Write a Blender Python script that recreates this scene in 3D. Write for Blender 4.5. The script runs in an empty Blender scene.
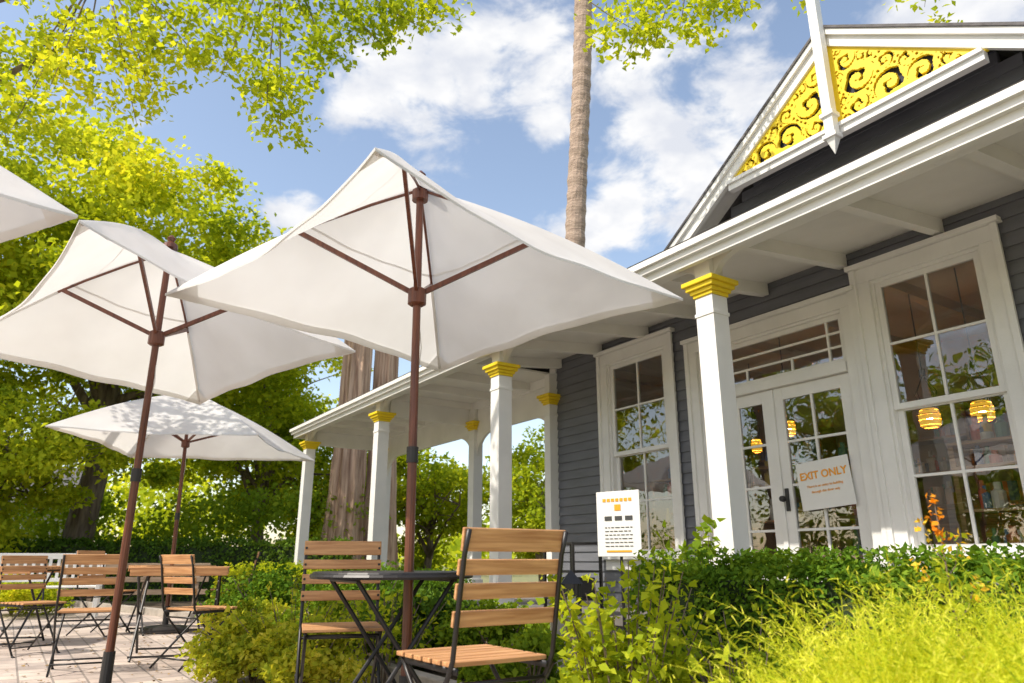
import bpy, math, random
import numpy as np
from mathutils import Vector, Matrix
random.seed(4); rng=np.random.default_rng(7)
scene=bpy.context.scene
COL=scene.collection
R=math.radians

# ------------------------------------------------------------ materials
def nt(name):
    m=bpy.data.materials.new(name); m.use_nodes=True
    n=m.node_tree.nodes; l=m.node_tree.links
    return m,n,l,n['Principled BSDF']
def mat(name,c,rough=.6,var=.15,scale=8.,bump=.0,bscale=40.,metal=0.,c2=None,stretch=None,emit=0,detail=5):
    m,n,l,b=nt(name)
    tc=n.new('ShaderNodeTexCoord'); mp=n.new('ShaderNodeMapping')
    l.new(tc.outputs['Object'],mp.inputs[0])
    if stretch: mp.inputs['Scale'].default_value=stretch
    no=n.new('ShaderNodeTexNoise'); no.inputs['Scale'].default_value=scale; no.inputs['Detail'].default_value=detail
    l.new(mp.outputs[0],no.inputs['Vector'])
    cr=n.new('ShaderNodeValToRGB')
    if c2 is None: c2=tuple(x*(1-var) for x in c)
    cr.color_ramp.elements[0].position=.32; cr.color_ramp.elements[1].position=.68
    cr.color_ramp.elements[0].color=(*c2,1); cr.color_ramp.elements[1].color=(*c,1)
    l.new(no.outputs['Fac'],cr.inputs[0]); l.new(cr.outputs[0],b.inputs['Base Color'])
    b.inputs['Roughness'].default_value=rough; b.inputs['Metallic'].default_value=metal
    if bump:
        n2=n.new('ShaderNodeTexNoise'); n2.inputs['Scale'].default_value=bscale; n2.inputs['Detail'].default_value=6
        l.new(mp.outputs[0],n2.inputs['Vector'])
        bp=n.new('ShaderNodeBump'); bp.inputs['Strength'].default_value=bump; bp.inputs['Distance'].default_value=.02
        l.new(n2.outputs['Fac'],bp.inputs['Height']); l.new(bp.outputs[0],b.inputs['Normal'])
    if emit:
        l.new(cr.outputs[0],b.inputs['Emission Color']); b.inputs['Emission Strength'].default_value=emit
    return m
def leafmat(name,cols,trans=.45,scale=.6):
    m=bpy.data.materials.new(name); m.use_nodes=True; n=m.node_tree.nodes; l=m.node_tree.links
    n.clear()
    out=n.new('ShaderNodeOutputMaterial'); g=n.new('ShaderNodeNewGeometry'); cr=n.new('ShaderNodeValToRGB')
    tc=n.new('ShaderNodeTexCoord'); no=n.new('ShaderNodeTexNoise'); no.inputs['Scale'].default_value=scale; no.inputs['Detail'].default_value=3
    l.new(tc.outputs['Object'],no.inputs['Vector'])
    a=n.new('ShaderNodeMath'); a.operation='MULTIPLY_ADD'; a.inputs[1].default_value=.55
    l.new(g.outputs['Random Per Island'],a.inputs[0])
    a2=n.new('ShaderNodeMath'); a2.operation='MULTIPLY_ADD'; a2.inputs[1].default_value=1.6; a2.inputs[2].default_value=-.58
    l.new(no.outputs['Fac'],a2.inputs[0]); l.new(a2.outputs[0],a.inputs[2]); l.new(a.outputs[0],cr.inputs[0])
    e=cr.color_ramp.elements
    for i,c in enumerate(cols):
        p=i/(len(cols)-1)
        if i==0: e[0].position=0; e[0].color=(*c,1)
        elif i==len(cols)-1: e[-1].position=1; e[-1].color=(*c,1)
        else:
            x=e.new(p); x.color=(*c,1)
    d=n.new('ShaderNodeBsdfDiffuse')
    t=n.new('ShaderNodeBsdfTranslucent'); mx=n.new('ShaderNodeMixShader'); mx.inputs[0].default_value=trans
    l.new(cr.outputs[0],d.inputs['Color'])
    hs=n.new('ShaderNodeMixRGB'); hs.blend_type='MULTIPLY'; hs.inputs[0].default_value=1; hs.inputs[2].default_value=(1.7,1.5,.6,1)
    l.new(cr.outputs[0],hs.inputs[1]); l.new(hs.outputs[0],t.inputs['Color'])
    l.new(d.outputs[0],mx.inputs[1]); l.new(t.outputs[0],mx.inputs[2]); l.new(mx.outputs[0],out.inputs[0])
    return m

WHITE=mat('white_paint',(.83,.815,.78),.45,.09,3,.06,60)
WHITE2=mat('soffit_paint',(.82,.80,.75),.6,.10,2,.05,60)
SIDING=mat('gray_siding',(.165,.17,.19),.55,.22,2,.15,30,stretch=(1,1,6))
YEL=mat('yellow_paint',(.90,.66,.02),.5,.12,6)
DARKP=mat('gable_shade_dark_panes',(.03,.032,.05),.7)  # near-black: painted shade behind the fretwork, also the distant house's panes
SHING=mat('roof_shingles',(.16,.15,.15),.9,.4,12,.5,30)
DECK=mat('porch_deck',(.22,.20,.18),.7,.3,6,stretch=(1,8,1))
FRAME=mat('black_metal',(.018,.016,.016),.4,.2,20)
def woodmat(name,c,c2,st=(2,30,30),rough=.5):
    return mat(name,c,rough,c2=c2,scale=2.2,stretch=st,bump=.15,bscale=6)
SLAT=woodmat('slat_wood',(.66,.36,.16),(.40,.18,.07))
POLE=woodmat('pole_wood',(.19,.065,.035),(.10,.032,.02),(25,25,1.5),.3)
BARK=mat('bark',(.26,.20,.15),.9,.5,4,.9,9,c2=(.10,.07,.05),stretch=(3,3,.6))
REDB=mat('red_bark',(.66,.46,.33),.9,.5,2.5,1.,5,c2=(.24,.14,.09),stretch=(5,5,.35))
PALMB=mat('palm_bark',(.50,.38,.29),.9,.5,3,.9,9,c2=(.24,.17,.13),stretch=(1.5,1.5,9))
SOIL=mat('soil',(.14,.10,.065),.95,.5,10,.8,30)
IRON=mat('iron',(.03,.028,.028),.5)
NAVY=mat('navy_fabric',(.02,.035,.09),.8)
PAPER=mat('sign_face',(.80,.79,.76),.5,.03)
ORANGE=mat('orange_ink',(.90,.38,.02),.5,.03)
BLACKI=mat('black_ink',(.06,.06,.06),.5,.03)
RWALL=mat('interior_wall',(.56,.40,.27),.8,.2,1.5)
RCEIL=mat('interior_ceiling',(.58,.43,.31),.8,.2,1.5)
RFLOOR=mat('interior_floor',(.24,.14,.08),.4,.3,3)
LAMPY=mat('lamp_shade',(.95,.52,.05),.5,.2,20,emit=.8)
BULB=mat('lamp_bulb',(1,.78,.5),.5,.05,emit=110)
STONE=mat('stone',(.45,.40,.34),.85,.3,6,.5,25)

def glassmat():
    m=bpy.data.materials.new('window_glass'); m.use_nodes=True; n=m.node_tree.nodes; l=m.node_tree.links; n.clear()
    out=n.new('ShaderNodeOutputMaterial'); tr=n.new('ShaderNodeBsdfTransparent'); tr.inputs[0].default_value=(.93,.95,.94,1)
    gl=n.new('ShaderNodeBsdfGlossy'); gl.inputs['Roughness'].default_value=.0; gl.inputs[0].default_value=(1,1,1,1)
    fr=n.new('ShaderNodeFresnel'); fr.inputs[0].default_value=1.5
    tc=n.new('ShaderNodeTexCoord'); no=n.new('ShaderNodeTexNoise'); no.inputs['Scale'].default_value=2.2
    l.new(tc.outputs['Object'],no.inputs['Vector'])
    bp=n.new('ShaderNodeBump'); bp.inputs['Strength'].default_value=.06; bp.inputs['Distance'].default_value=.05
    l.new(no.outputs['Fac'],bp.inputs['Height']); l.new(bp.outputs[0],gl.inputs['Normal'])
    a=n.new('ShaderNodeMath'); a.operation='MULTIPLY_ADD'; a.inputs[1].default_value=1.3; a.inputs[2].default_value=.10
    l.new(fr.outputs[0],a.inputs[0]); mx=n.new('ShaderNodeMixShader'); l.new(a.outputs[0],mx.inputs[0])
    l.new(tr.outputs[0],mx.inputs[1]); l.new(gl.outputs[0],mx.inputs[2]); l.new(mx.outputs[0],out.inputs[0])
    return m
GLASS=glassmat()
def canvasmat():
    m=bpy.data.materials.new('canvas'); m.use_nodes=True; n=m.node_tree.nodes; l=m.node_tree.links; n.clear()
    out=n.new('ShaderNodeOutputMaterial'); d=n.new('ShaderNodeBsdfDiffuse'); t=n.new('ShaderNodeBsdfTranslucent')
    tc=n.new('ShaderNodeTexCoord'); no=n.new('ShaderNodeTexNoise'); no.inputs['Scale'].default_value=1.6; no.inputs['Detail'].default_value=4
    l.new(tc.outputs['Object'],no.inputs['Vector'])
    cr=n.new('ShaderNodeValToRGB'); cr.color_ramp.elements[0].color=(.79,.77,.745,1); cr.color_ramp.elements[1].color=(.88,.87,.855,1)
    cr.color_ramp.elements[0].position=.3; cr.color_ramp.elements[1].position=.65
    l.new(no.outputs['Fac'],cr.inputs[0]); l.new(cr.outputs[0],d.inputs[0]); l.new(cr.outputs[0],t.inputs[0])
    n3=n.new('ShaderNodeTexNoise'); n3.inputs['Scale'].default_value=2.2; n3.inputs['Detail'].default_value=1.5; n3.inputs['Distortion'].default_value=.5; l.new(tc.outputs['Object'],n3.inputs['Vector'])
    bp=n.new('ShaderNodeBump'); bp.inputs['Strength'].default_value=.35; bp.inputs['Distance'].default_value=.06
    l.new(n3.outputs['Fac'],bp.inputs['Height']); l.new(bp.outputs[0],d.inputs['Normal']); l.new(bp.outputs[0],t.inputs['Normal'])
    mx=n.new('ShaderNodeMixShader'); mx.inputs[0].default_value=.42
    l.new(d.outputs[0],mx.inputs[1]); l.new(t.outputs[0],mx.inputs[2]); l.new(mx.outputs[0],out.inputs[0])
    return m
CANVAS=canvasmat()

# ------------------------------------------------------------ builders
def empty(name,loc=(0,0,0),rz=0):
    e=bpy.data.objects.new(name,None); e.location=loc; e.rotation_euler=(0,0,rz); COL.objects.link(e); e.empty_display_size=.2
    return e
class MB:
    def __init__(s): s.v=[]; s.f=[]
    def add(s,vs,fs):
        o=len(s.v); s.v+= [tuple(x) for x in vs]; s.f+=[tuple(i+o for i in f) for f in fs]
    def box(s,x0,x1,y0,y1,z0,z1):
        if x0>x1:x0,x1=x1,x0
        s.add([(x0,y0,z0),(x1,y0,z0),(x1,y1,z0),(x0,y1,z0),(x0,y0,z1),(x1,y0,z1),(x1,y1,z1),(x0,y1,z1)],
              [(3,2,1,0),(4,5,6,7),(0,1,5,4),(1,2,6,5),(2,3,7,6),(3,0,4,7)])
    def beam(s,p,q,w,h,up=(0,0,1)):
        p=Vector(p);q=Vector(q);d=(q-p).normalized();u=Vector(up)
        sd=d.cross(u).normalized(); u=sd.cross(d).normalized(); sd*=w/2;u*=h/2
        s.add([p-sd-u,p+sd-u,p+sd+u,p-sd+u,q-sd-u,q+sd-u,q+sd+u,q-sd+u],
              [(0,1,2,3),(7,6,5,4),(4,5,1,0),(5,6,2,1),(6,7,3,2),(7,4,0,3)])
    def tube(s,pts,rad,n=8,jit=0,cap=True):
        pts=[Vector(p) for p in pts]
        if not hasattr(rad,'__len__'): rad=[rad]*len(pts)
        vs=[];ref=None
        for i,p in enumerate(pts):
            d=(pts[min(i+1,len(pts)-1)]-pts[max(i-1,0)]).normalized()
            if ref is None: ref=Vector((1,0,0)) if abs(d.x)<.9 else Vector((0,1,0))
            a=(ref-d*ref.dot(d)).normalized(); ref=a; b=d.cross(a)
            for k in range(n):
                t=2*math.pi*k/n; r=rad[i]*(1+random.uniform(-jit,jit))
                vs.append(p+a*math.cos(t)*r+b*math.sin(t)*r)
        fs=[(i*n+k,i*n+(k+1)%n,(i+1)*n+(k+1)%n,(i+1)*n+k) for i in range(len(pts)-1) for k in range(n)]
        if cap: fs.append(tuple(range(n-1,-1,-1))); fs.append(tuple(range((len(pts)-1)*n,len(pts)*n)))
        s.add(vs,fs)
    def prism(s,poly,y0,y1):   # poly in (x,z), extruded along y
        n=len(poly)
        s.add([(x,y0,z) for x,z in poly]+[(x,y1,z) for x,z in poly],
              [tuple(range(n)),tuple(range(2*n-1,n-1,-1))]+[(i,i+n,(i+1)%n+n,(i+1)%n) for i in range(n)])
    def prismx(s,poly,x0,x1):   # poly in (y,z)
        n=len(poly)
        s.add([(x0,y,z) for y,z in poly]+[(x1,y,z) for y,z in poly],
              [tuple(range(n-1,-1,-1)),tuple(range(n,2*n))]+[(i,(i+1)%n,(i+1)%n+n,i+n) for i in range(n)])
    def obj(s,name,m,parent=None,bevel=0,smooth=False,fix=True):
        me=bpy.data.meshes.new(name); me.from_pydata(s.v,[],s.f); me.materials.append(m)
        if fix:
            import bmesh
            b=bmesh.new(); b.from_mesh(me); bmesh.ops.recalc_face_normals(b,faces=b.faces); b.to_mesh(me); b.free()
        o=bpy.data.objects.new(name,me); COL.objects.link(o)
        if parent: o.parent=parent
        if smooth: me.polygons.foreach_set('use_smooth',[True]*len(me.polygons))
        if bevel:
            md=o.modifiers.new('b','BEVEL'); md.width=bevel; md.segments=2; md.limit_method='ANGLE'
        return o
def fastmesh(name,V,n,m,parent=None,k=4):
    me=bpy.data.meshes.new(name); me.vertices.add(len(V)); me.vertices.foreach_set('co',V.astype(np.float32).ravel())
    me.loops.add(n*k); me.loops.foreach_set('vertex_index',np.arange(n*k,dtype=np.int32))
    me.polygons.add(n); me.polygons.foreach_set('loop_start',np.arange(0,n*k,k,dtype=np.int32))
    me.update(calc_edges=True); me.materials.append(m)
    o=bpy.data.objects.new(name,me); COL.objects.link(o)
    if parent: o.parent=parent
    return o
def nz(a): return a/np.maximum(np.linalg.norm(a,axis=1,keepdims=True),1e-6)
def leaves(name,P,size,m,parent=None,up=.6,wid=.32,N=None):
    n=len(P); nn=rng.normal(size=(n,3)); nn[:,2]+=up
    if N is not None: nn+=N*1.2
    nn=nz(nn); u=nz(np.cross(nn,rng.normal(size=(n,3)))); v=np.cross(nn,u)
    L=(size*rng.uniform(.6,1.3,size=(n,1)))
    V=np.stack([P,P+u*L*.45+v*L*wid+nn*L*.1,P+u*L-nn*L*.08,P+u*L*.45-v*L*wid+nn*L*.1],axis=1).reshape(-1,3)
    return fastmesh(name,V,n,m,parent)
def ball(n,sh=1.):
    d=nz(rng.normal(size=(n,3))); return d*rng.uniform(0,1,size=(n,1))**sh
def ribbons(name,S,D,L,droop,w,m,parent=None,seg=3):
    n=len(S); D=nz(D); side=nz(np.cross(D,rng.normal(size=(n,3))))
    pts=[]
    for i in range(seg+1):
        t=i/seg; p=S+D*L*t; p=p.copy(); p[:,2]-= (droop*L[:,0])*t*t
        pts.append((p,w*(1-.85*t)))
    quads=[]
    for i in range(seg):
        p,a=pts[i]; q,b=pts[i+1]
        quads.append(np.stack([p-side*a,p+side*a,q+side*b,q-side*b],axis=1))
    V=np.stack(quads,axis=1).reshape(-1,3)
    return fastmesh(name,V,n*seg,m,parent)

LM_Y=leafmat('leaf_bright',[(.17,.26,.02),(.34,.43,.03),(.50,.56,.04),(.66,.64,.06)],.5,.35)
LM_M=leafmat('leaf_mid',[(.11,.19,.02),(.23,.34,.03),(.40,.49,.05)],.45,.5)
LM_D=leafmat('leaf_dark',[(.055,.11,.02),(.11,.20,.03),(.20,.31,.04)],.35,.8)
LM_H=leafmat('leaf_hedge',[(.05,.12,.015),(.13,.24,.025),(.28,.40,.04)],.35,2.5)
LM_F=leafmat('leaf_feather',[(.17,.27,.02),(.46,.54,.03),(.70,.72,.07),(.84,.82,.18)],.42,7)
LM_V=leafmat('leaf_variegated',[(.16,.24,.025),(.42,.46,.04),(.68,.62,.10)],.4,3)
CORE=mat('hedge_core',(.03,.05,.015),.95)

# ------------------------------------------------------------ ground
def sheet(name,pts,z,m):
    me=bpy.data.meshes.new(name); me.from_pydata([(x,y,z) for x,y in pts],[],[tuple(range(len(pts)))]); me.materials.append(m)
    o=bpy.data.objects.new(name,me); COL.objects.link(o); return o
GR=mat('grass_soil',(.24,.26,.09),.95,.4,3,.6,20,c2=(.19,.16,.10))
sheet('ground',[(-400,-400),(400,-400),(400,400),(-400,400)],0,GR)
def paving():
    m,n,l,b=nt('brick_paving'); tc=n.new('ShaderNodeTexCoord'); mp=n.new('ShaderNodeMapping'); mp.inputs['Rotation'].default_value=(0,0,R(56))
    l.new(tc.outputs['Object'],mp.inputs[0]); br=n.new('ShaderNodeTexBrick'); l.new(mp.outputs[0],br.inputs['Vector'])
    br.inputs['Color1'].default_value=(.55,.46,.39,1); br.inputs['Color2'].default_value=(.40,.33,.29,1); br.inputs['Mortar'].default_value=(.26,.22,.19,1)
    br.inputs['Scale'].default_value=1; br.inputs['Brick Width'].default_value=.20; br.inputs['Row Height'].default_value=.20; br.inputs['Mortar Size'].default_value=.007; br.inputs['Bias'].default_value=-.1
    no=n.new('ShaderNodeTexNoise'); no.inputs['Scale'].default_value=1.7; no.inputs['Detail'].default_value=10; no.inputs['Roughness'].default_value=.7; l.new(tc.outputs['Object'],no.inputs['Vector'])
    mx=n.new('ShaderNodeMixRGB'); mx.blend_type='OVERLAY'; mx.inputs[0].default_value=.9; l.new(br.outputs[0],mx.inputs[1]); l.new(no.outputs['Fac'],mx.inputs[2])
    l.new(mx.outputs[0],b.inputs['Base Color']); b.inputs['Roughness'].default_value=.85
    bp=n.new('ShaderNodeBump'); bp.inputs['Strength'].default_value=.6; bp.inputs['Distance'].default_value=.01; bp.invert=True
    l.new(br.outputs['Fac'],bp.inputs['Height']); l.new(bp.outputs[0],b.inputs['Normal']); return m
TH=R(-56.42)
cT,sT=math.cos(TH),math.sin(TH)
def W(a,b):   # building coordinates (a along the facade to the left, b towards the house) -> world
    return (-a*cT-b*sT, -a*sT+b*cT)
sheet('paving',[W(-6,-9),W(-6,2.3),W(5.2,2.3),W(6.0,2.0),W(11.5,2.2),W(16,1.0),W(16,-9)],.004,paving())
sheet('planting_bed',[W(-6,2.3),W(5.2,2.3),W(6,2.0),W(11.5,2.2),W(16,1.0),W(17,5),W(-6,5)],.008,SOIL)
k=MB()
pp=[W(-6,2.3),W(5.2,2.3),W(6.0,2.0),W(11.5,2.2),W(16,1.0)]
for p,q in zip(pp[:-1],pp[1:]): k.beam((*p,.05),(*q,.05),.1,.11)
k.obj('kerb',STONE,None,.01)

# ------------------------------------------------------------ house
H=empty('porch_house',(0,0,0),TH)
FL=.35; FB=5.95
walls=MB(); trim=MB(); soff=MB(); glass=MB(); yel=MB(); roof=MB(); deck=MB(); inn=MB()
openings=[(5.58,6.85,.87,3.33),(3.36,5.34,FL,3.12),(2.14,3.31,.87,3.30)]
def clap(mb,z0,z1,fn,h=.115,b=FB):
    z=z0
    while z<z1-.01:
        zt=min(z+h,z1)
        for (t0,t1) in fn(z,zt):
            if t1-t0>.02:
                mb.add([(t0,b-.024,z),(t1,b-.024,z),(t1,b-.006,zt+.006),(t0,b-.006,zt+.006),(t0,b+.05,z),(t1,b+.05,z),(t1,b+.05,zt),(t0,b+.05,zt)],
                 [(0,1,2,3),(7,6,5,4),(4,5,1,0),(5,6,2,1),(6,7,3,2),(7,4,0,3)])
        z+=h
def wallfn(z,zt):
    seg=[(-7.9,1.5)]
    for a0,a1,o0,o1 in openings:
        if zt>o0+.03 and z<o1-.03:
            ns=[]
            for s0,s1 in seg:
                t0,t1=-a1+.03,-a0-.03
                if s0<t0: ns.append((s0,min(s1,t0)))
                if s1>t1: ns.append((max(s0,t1),s1))
            seg=ns
    return seg
clap(walls,FL-.25,3.515,wallfn)
walls.box(-7.9,-7.82,6.0,12,FL-.3,3.56); walls.box(1.42,1.5,6.0,12,FL-.3,3.56); walls.box(-7.82,1.42,11.9,12,FL-.3,3.56)
trim.box(-7.93,-7.80,FB-.045,FB+.02,FL-.2,3.5)
def casing(a0,a1,z0,z1,w=.13,sill=True):
    x0,x1=-a1,-a0
    trim.box(x0,x0+w,FB-.05,FB+.06,z0,z1-w); trim.box(x1-w,x1,FB-.05,FB+.06,z0,z1-w); trim.box(x0,x1,FB-.053,FB+.06,z1-w,z1)
    trim.box(x0-.03,x0+.02,FB-.075,FB-.047,z0,z1+.0); trim.box(x1-.02,x1+.03,FB-.075,FB-.047,z0,z1+.0)
    trim.box(x0-.05,x1+.05,FB-.10,FB,z1+.003,z1+.045)
    trim.box(x0+w-.003,x0+w+.025,FB-.02,FB+.09,z0+.0,z1-w); trim.box(x1-w-.025,x1-w+.003,FB-.02,FB+.09,z0,z1-w)
    trim.box(x0+w+.02,x1-w-.02,FB-.018,FB+.09,z1-w-.025,z1-w+.003)
    if sill:
        trim.box(x0-.05,x1+.05,FB-.11,FB+.06,z0-.06,z0+.003); trim.box(x0-.01,x1+.01,FB-.045,FB,z0-.18,z0-.062)
def sash(x0,x1,z0,z1,y,fw=.05,cols=2,rows=2,mw=.022,bot=None,top=None):
    bot=bot or fw; top=top or fw
    trim.box(x0,x0+fw,y,y+.04,z0,z1); trim.box(x1-fw,x1,y,y+.04,z0,z1)
    trim.box(x0+fw,x1-fw,y+.001,y+.039,z1-top,z1); trim.box(x0+fw,x1-fw,y+.001,y+.039,z0,z0+bot)
    gx0,gx1,gz0,gz1=x0+fw,x1-fw,z0+bot,z1-top
    for i in range(1,cols):
        x=gx0+(gx1-gx0)*i/cols; trim.box(x-mw/2,x+mw/2,y+.006,y+.034,gz0,gz1)
    for j in range(1,rows):
        z=gz0+(gz1-gz0)*j/rows; trim.box(gx0,gx1,y+.008,y+.032,z-mw/2,z+mw/2)
    glass.add([(gx0,y+.02,gz0),(gx1,y+.02,gz0),(gx1,y+.02,gz1),(gx0,y+.02,gz1)],[(0,1,2,3)])
    return gx0,gx1,gz0,gz1
for (a0,a1,z0,z1) in (openings[0],openings[2]):
    casing(a0,a1,z0,z1)
    x0,x1=-a1+.155,-a0-.155; zt=z1-.155; zm=(z0+zt)/2+.02
    sash(x0,x1,zm-.02,zt,FB+.0); sash(x0,x1,z0,zm+.02,FB+.042)
a0,a1,z0,z1=openings[1]; casing(a0,a1,z0,z1,.12,False)
x0,x1=-a1+.145,-a0-.145
trim.box(x0,x1,FB-.04,FB+.08,2.42,2.51)
gx=sash(x0,x1,2.51,z1-.145,FB+.01,.045,1,1)
for x in (gx[0]+.13,gx[1]-.13): trim.box(x-.011,x+.011,FB+.016,FB+.044,gx[2],gx[3])
for z in (gx[2]+.12,gx[3]-.12,): trim.box(gx[0],gx[1],FB+.018,FB+.042,z-.011,z+.011)
for i in (1,2): 
    x=gx[0]+(gx[1]-gx[0])*i/3; trim.box(x-.011,x+.011,FB+.017,FB+.043,gx[2],gx[2]+.12)
xm=(x0+x1)/2
for (p,q) in ((x0,xm-.004),(xm+.004,x1)):
    sash(p+.002,q-.002,FL+.03,2.415,FB+.015,.115,2,4,.024,.28,.12)
trim.box(xm-.025,xm+.025,FB-.005,FB+.014,FL+.03,2.41)
kb=MB(); kb.tube([(xm+.06,FB-.02,1.35),(xm+.06,FB-.07,1.35)],.012); kb.tube([(xm+.06,FB-.05,1.35),(xm+.06,FB-.09,1.35)],[.03,.025],12)
kb.box(xm+.04,xm+.08,FB+.0,FB+.013,1.24,1.45); kb.obj('door_knob',IRON,H,.004)
# porch columns
def column(a,b,w=.18,z0=FL-.05):
    x=-a; D=-.04
    trim.box(x-w/2,x+w/2,b-w/2,b+w/2,z0+.2,2.90+D); trim.box(x-w/2-.02,x+w/2+.02,b-w/2-.02,b+w/2+.02,z0,z0+.22)
    trim.box(x-w/2-.008,x+w/2+.008,b-w/2-.008,b+w/2+.008,2.74+D,2.77+D)
    for i,(e,za,zb) in enumerate(((.012,2.905,2.935),(.028,2.935,2.967),(.052,2.967,3.005),(.075,3.005,3.045))):
        yel.box(x-w/2-e,x+w/2+e,b-w/2-e,b+w/2+e,za+D,zb-.0005+D)
    trim.box(x-w/2+.003,x+w/2-.003,b-w/2+.003,b+w/2-.003,2.90+D,2.905+D)
    trim.box(x-w/2+.01,x+w/2-.01,b-w/2+.01,b+w/2-.01,3.04+D,3.3)
CB=4.43; fr=[.3,3.71,6.90,10.35,13.8]
for a in fr: column(a,CB)
for a in (10.2,13.8): column(a,6.05,.17)
column(7.86,5.86,.13)
def bracket(x,s,b,zt,rx,rz,th=.06):
    n=10
    poly=[(x,zt),(x+s*rx,zt)]+[(x+s*(rx-rx*math.cos(math.pi/2*(1-i/n))),zt-rz+rz*math.sin(math.pi/2*(1-i/n))) for i in range(1,n+1)]
    soff.prism(poly,b-th/2,b+th/2)
BZ=3.20
for a in fr:
    bracket(-a+.08,1,CB,BZ+.005,.36,.2); bracket(-a-.08,-1,CB,BZ+.005,.36,.2)
for a0_,a1_ in ((7.95,10.2),(10.2,13.8)):
    trim.box(-a1_+.1,-a0_-.1,6.02,6.08,2.80,3.24)
    bracket(-a0_-.08,-1,6.05,2.802,.5,.42,.055); bracket(-a1_+.08,1,6.05,2.802,.5,.42,.055)
for a in (10.3,13.8):
    trim.box(-a-.03,-a+.03,4.53,5.95,2.95,3.25)
aL=14.15; aR=-1.5
trim.box(-aL+.3,-aR,CB-.07,CB+.07,BZ,3.33)
trim.box(-aL+.3,-7.95,5.98,6.12,3.20,3.33)
soff.prismx([(CB+.05,3.325),(FB-.01,3.50),(FB-.01,3.53),(CB+.05,3.355)],-7.94,-aR)
soff.box(-aL+.3,-7.941,CB+.05,6.2,3.33,3.355)
a=-.9
while a<13.8:
    if a<7.8: soff.prismx([(CB+.07,3.21),(FB-.03,3.37),(FB-.03,3.503),(CB+.07,3.332)],-a-.04,-a+.04)
    else: soff.box(-a-.04,-a+.04,CB+.07,5.98,3.22,3.332)
    a+=.86
soff.box(-aL+.1,-aR,4.25,CB-.065,3.19,3.215)
trim.box(-aL,-aR,4.20,4.25,3.11,3.25); trim.box(-aL-.02,-aR,4.155,4.20,3.175,3.27); trim.box(-aL-.03,-aR,4.12,4.155,3.225,3.28)
trim.box(-aL,-aL+.05,4.25,6.4,3.11,3.25)
roof.prismx([(4.12,3.29),(6.1,4.0),(6.1,3.95),(4.16,3.272)],-7.95,-aR)
roof.prismx([(4.12,3.29),(5.3,3.70),(6.55,3.29),(6.5,3.272),(5.3,3.65),(4.16,3.272)],-aL-.02,-7.951)
roof.prismx([(5.97,3.9),(9,4.12),(12.2,3.7),(12.2,3.6),(5.97,3.6)],-7.9,1.5)
# gable
GT,GZ,SL=-3.07,5.60,.70
hw=2.6
clap(walls,3.7,GZ-.06,lambda z,zt:[(GT-(GZ-.03-zt)/SL,GT+(GZ-.03-zt)/SL)])
for s in (-1,1):
    q=(GT+s*hw,GZ-SL*hw)
    nx,nzv=s*SL/math.hypot(1,SL),1/math.hypot(1,SL)
    def off(pt,d): return (pt[0]+nx*d,pt[1]+nzv*d)
    def band(d0,d1,y0,y1,mb,q=q):
        zc=lambda d:GZ+d*math.hypot(1,SL)
        poly=[(GT,zc(d0)),off(q,d0),off(q,d1),(GT,zc(d1))]
        mb.prism(poly,y0,y1)
    band(-.13,-.02,5.575,5.625,trim); band(-.035,.02,5.54,5.574,trim)
    band(-.02,.0,5.626,FB-.026,soff)
    band(.0,.04,5.5755,12.2,roof); band(.021,.045,5.525,5.575,roof)
cz=4.56
wc=(GZ-cz-.12)/SL-.08
trim.box(GT-wc,GT+wc,5.56,5.64,cz-.09,cz); trim.box(GT-wc,GT+wc,5.535,5.559,cz-.025,cz+.015)
fi=MB(); w=.045
fi.box(GT-w,GT+w,5.44,5.53,4.40,6.25)
for za,zb in ((4.40,4.24),(6.25,6.5)):
    fi.add([(GT-w,5.44,za),(GT+w,5.44,za),(GT+w,5.53,za),(GT-w,5.53,za),(GT,5.485,zb)],[(0,1,4),(1,2,4),(2,3,4),(3,0,4)])
fi.box(GT-.065,GT+.065,5.42,5.539,4.62,4.66); fi.box(GT-.065,GT+.065,5.42,5.539,4.40,4.44)
fi.obj('gable_finial',WHITE,H,.004)
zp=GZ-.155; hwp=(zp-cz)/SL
bk=MB(); bk.prism([(GT-hwp,cz),(GT+hwp,cz),(GT,zp)],5.66,5.68); bk.obj('gable_shade_panel',DARKP,H)  # dark sheet standing in for the shadow on the siding behind the scrollwork
# sawn scrollwork: rows of small wood cells wherever the scroll pattern is solid
scr=[]
rs=random.Random(12)
def place(x,z,r):
    for q in scr:
        if math.hypot(x-q[0],z-q[1])<(r+q[2])*.93: return False
    return True
for r in (.155,.13,.105,.085,.065,.05,.04):
    for _ in range(900):
        x=rs.uniform(.07,hwp); z=rs.uniform(cz,zp)
        dl=(zp-z-SL*x)/math.hypot(1,SL)
        if z-cz<r*.95 or dl<r*.95 or x<r*.95+.03: continue
        if place(x,z,r): scr.append((x,z,r,rs.uniform(0,6.28),rs.choice((-1,1))))
def wood(x,z):
    x=abs(x-GT); dl=(zp-z-SL*x)/math.hypot(1,SL)
    if dl<0 or z<cz: return False
    if dl<.03 or z-cz<.022 or x<.05: return True
    best=None;bd=9
    for s in scr:
        d=math.hypot(x-s[0],z-s[1])/s[2]
        if d<bd: bd=d;best=s
    s=best
    if bd>1.02: return (math.sin(x*85)*math.sin(z*85)>-.35)
    th=math.atan2(z-s[1],x-s[0])*s[4]+s[3]
    v=(th/(2*math.pi)+ (1.9 if s[2]>.08 else 1.2)*math.sqrt(max(bd,0.0)))%1.0
    gap=.40+.12*math.sin(th*4)
    if bd<.16: return True
    return v>gap or bd>.94
fw=MB(); cs=.0095
z=cz
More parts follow.
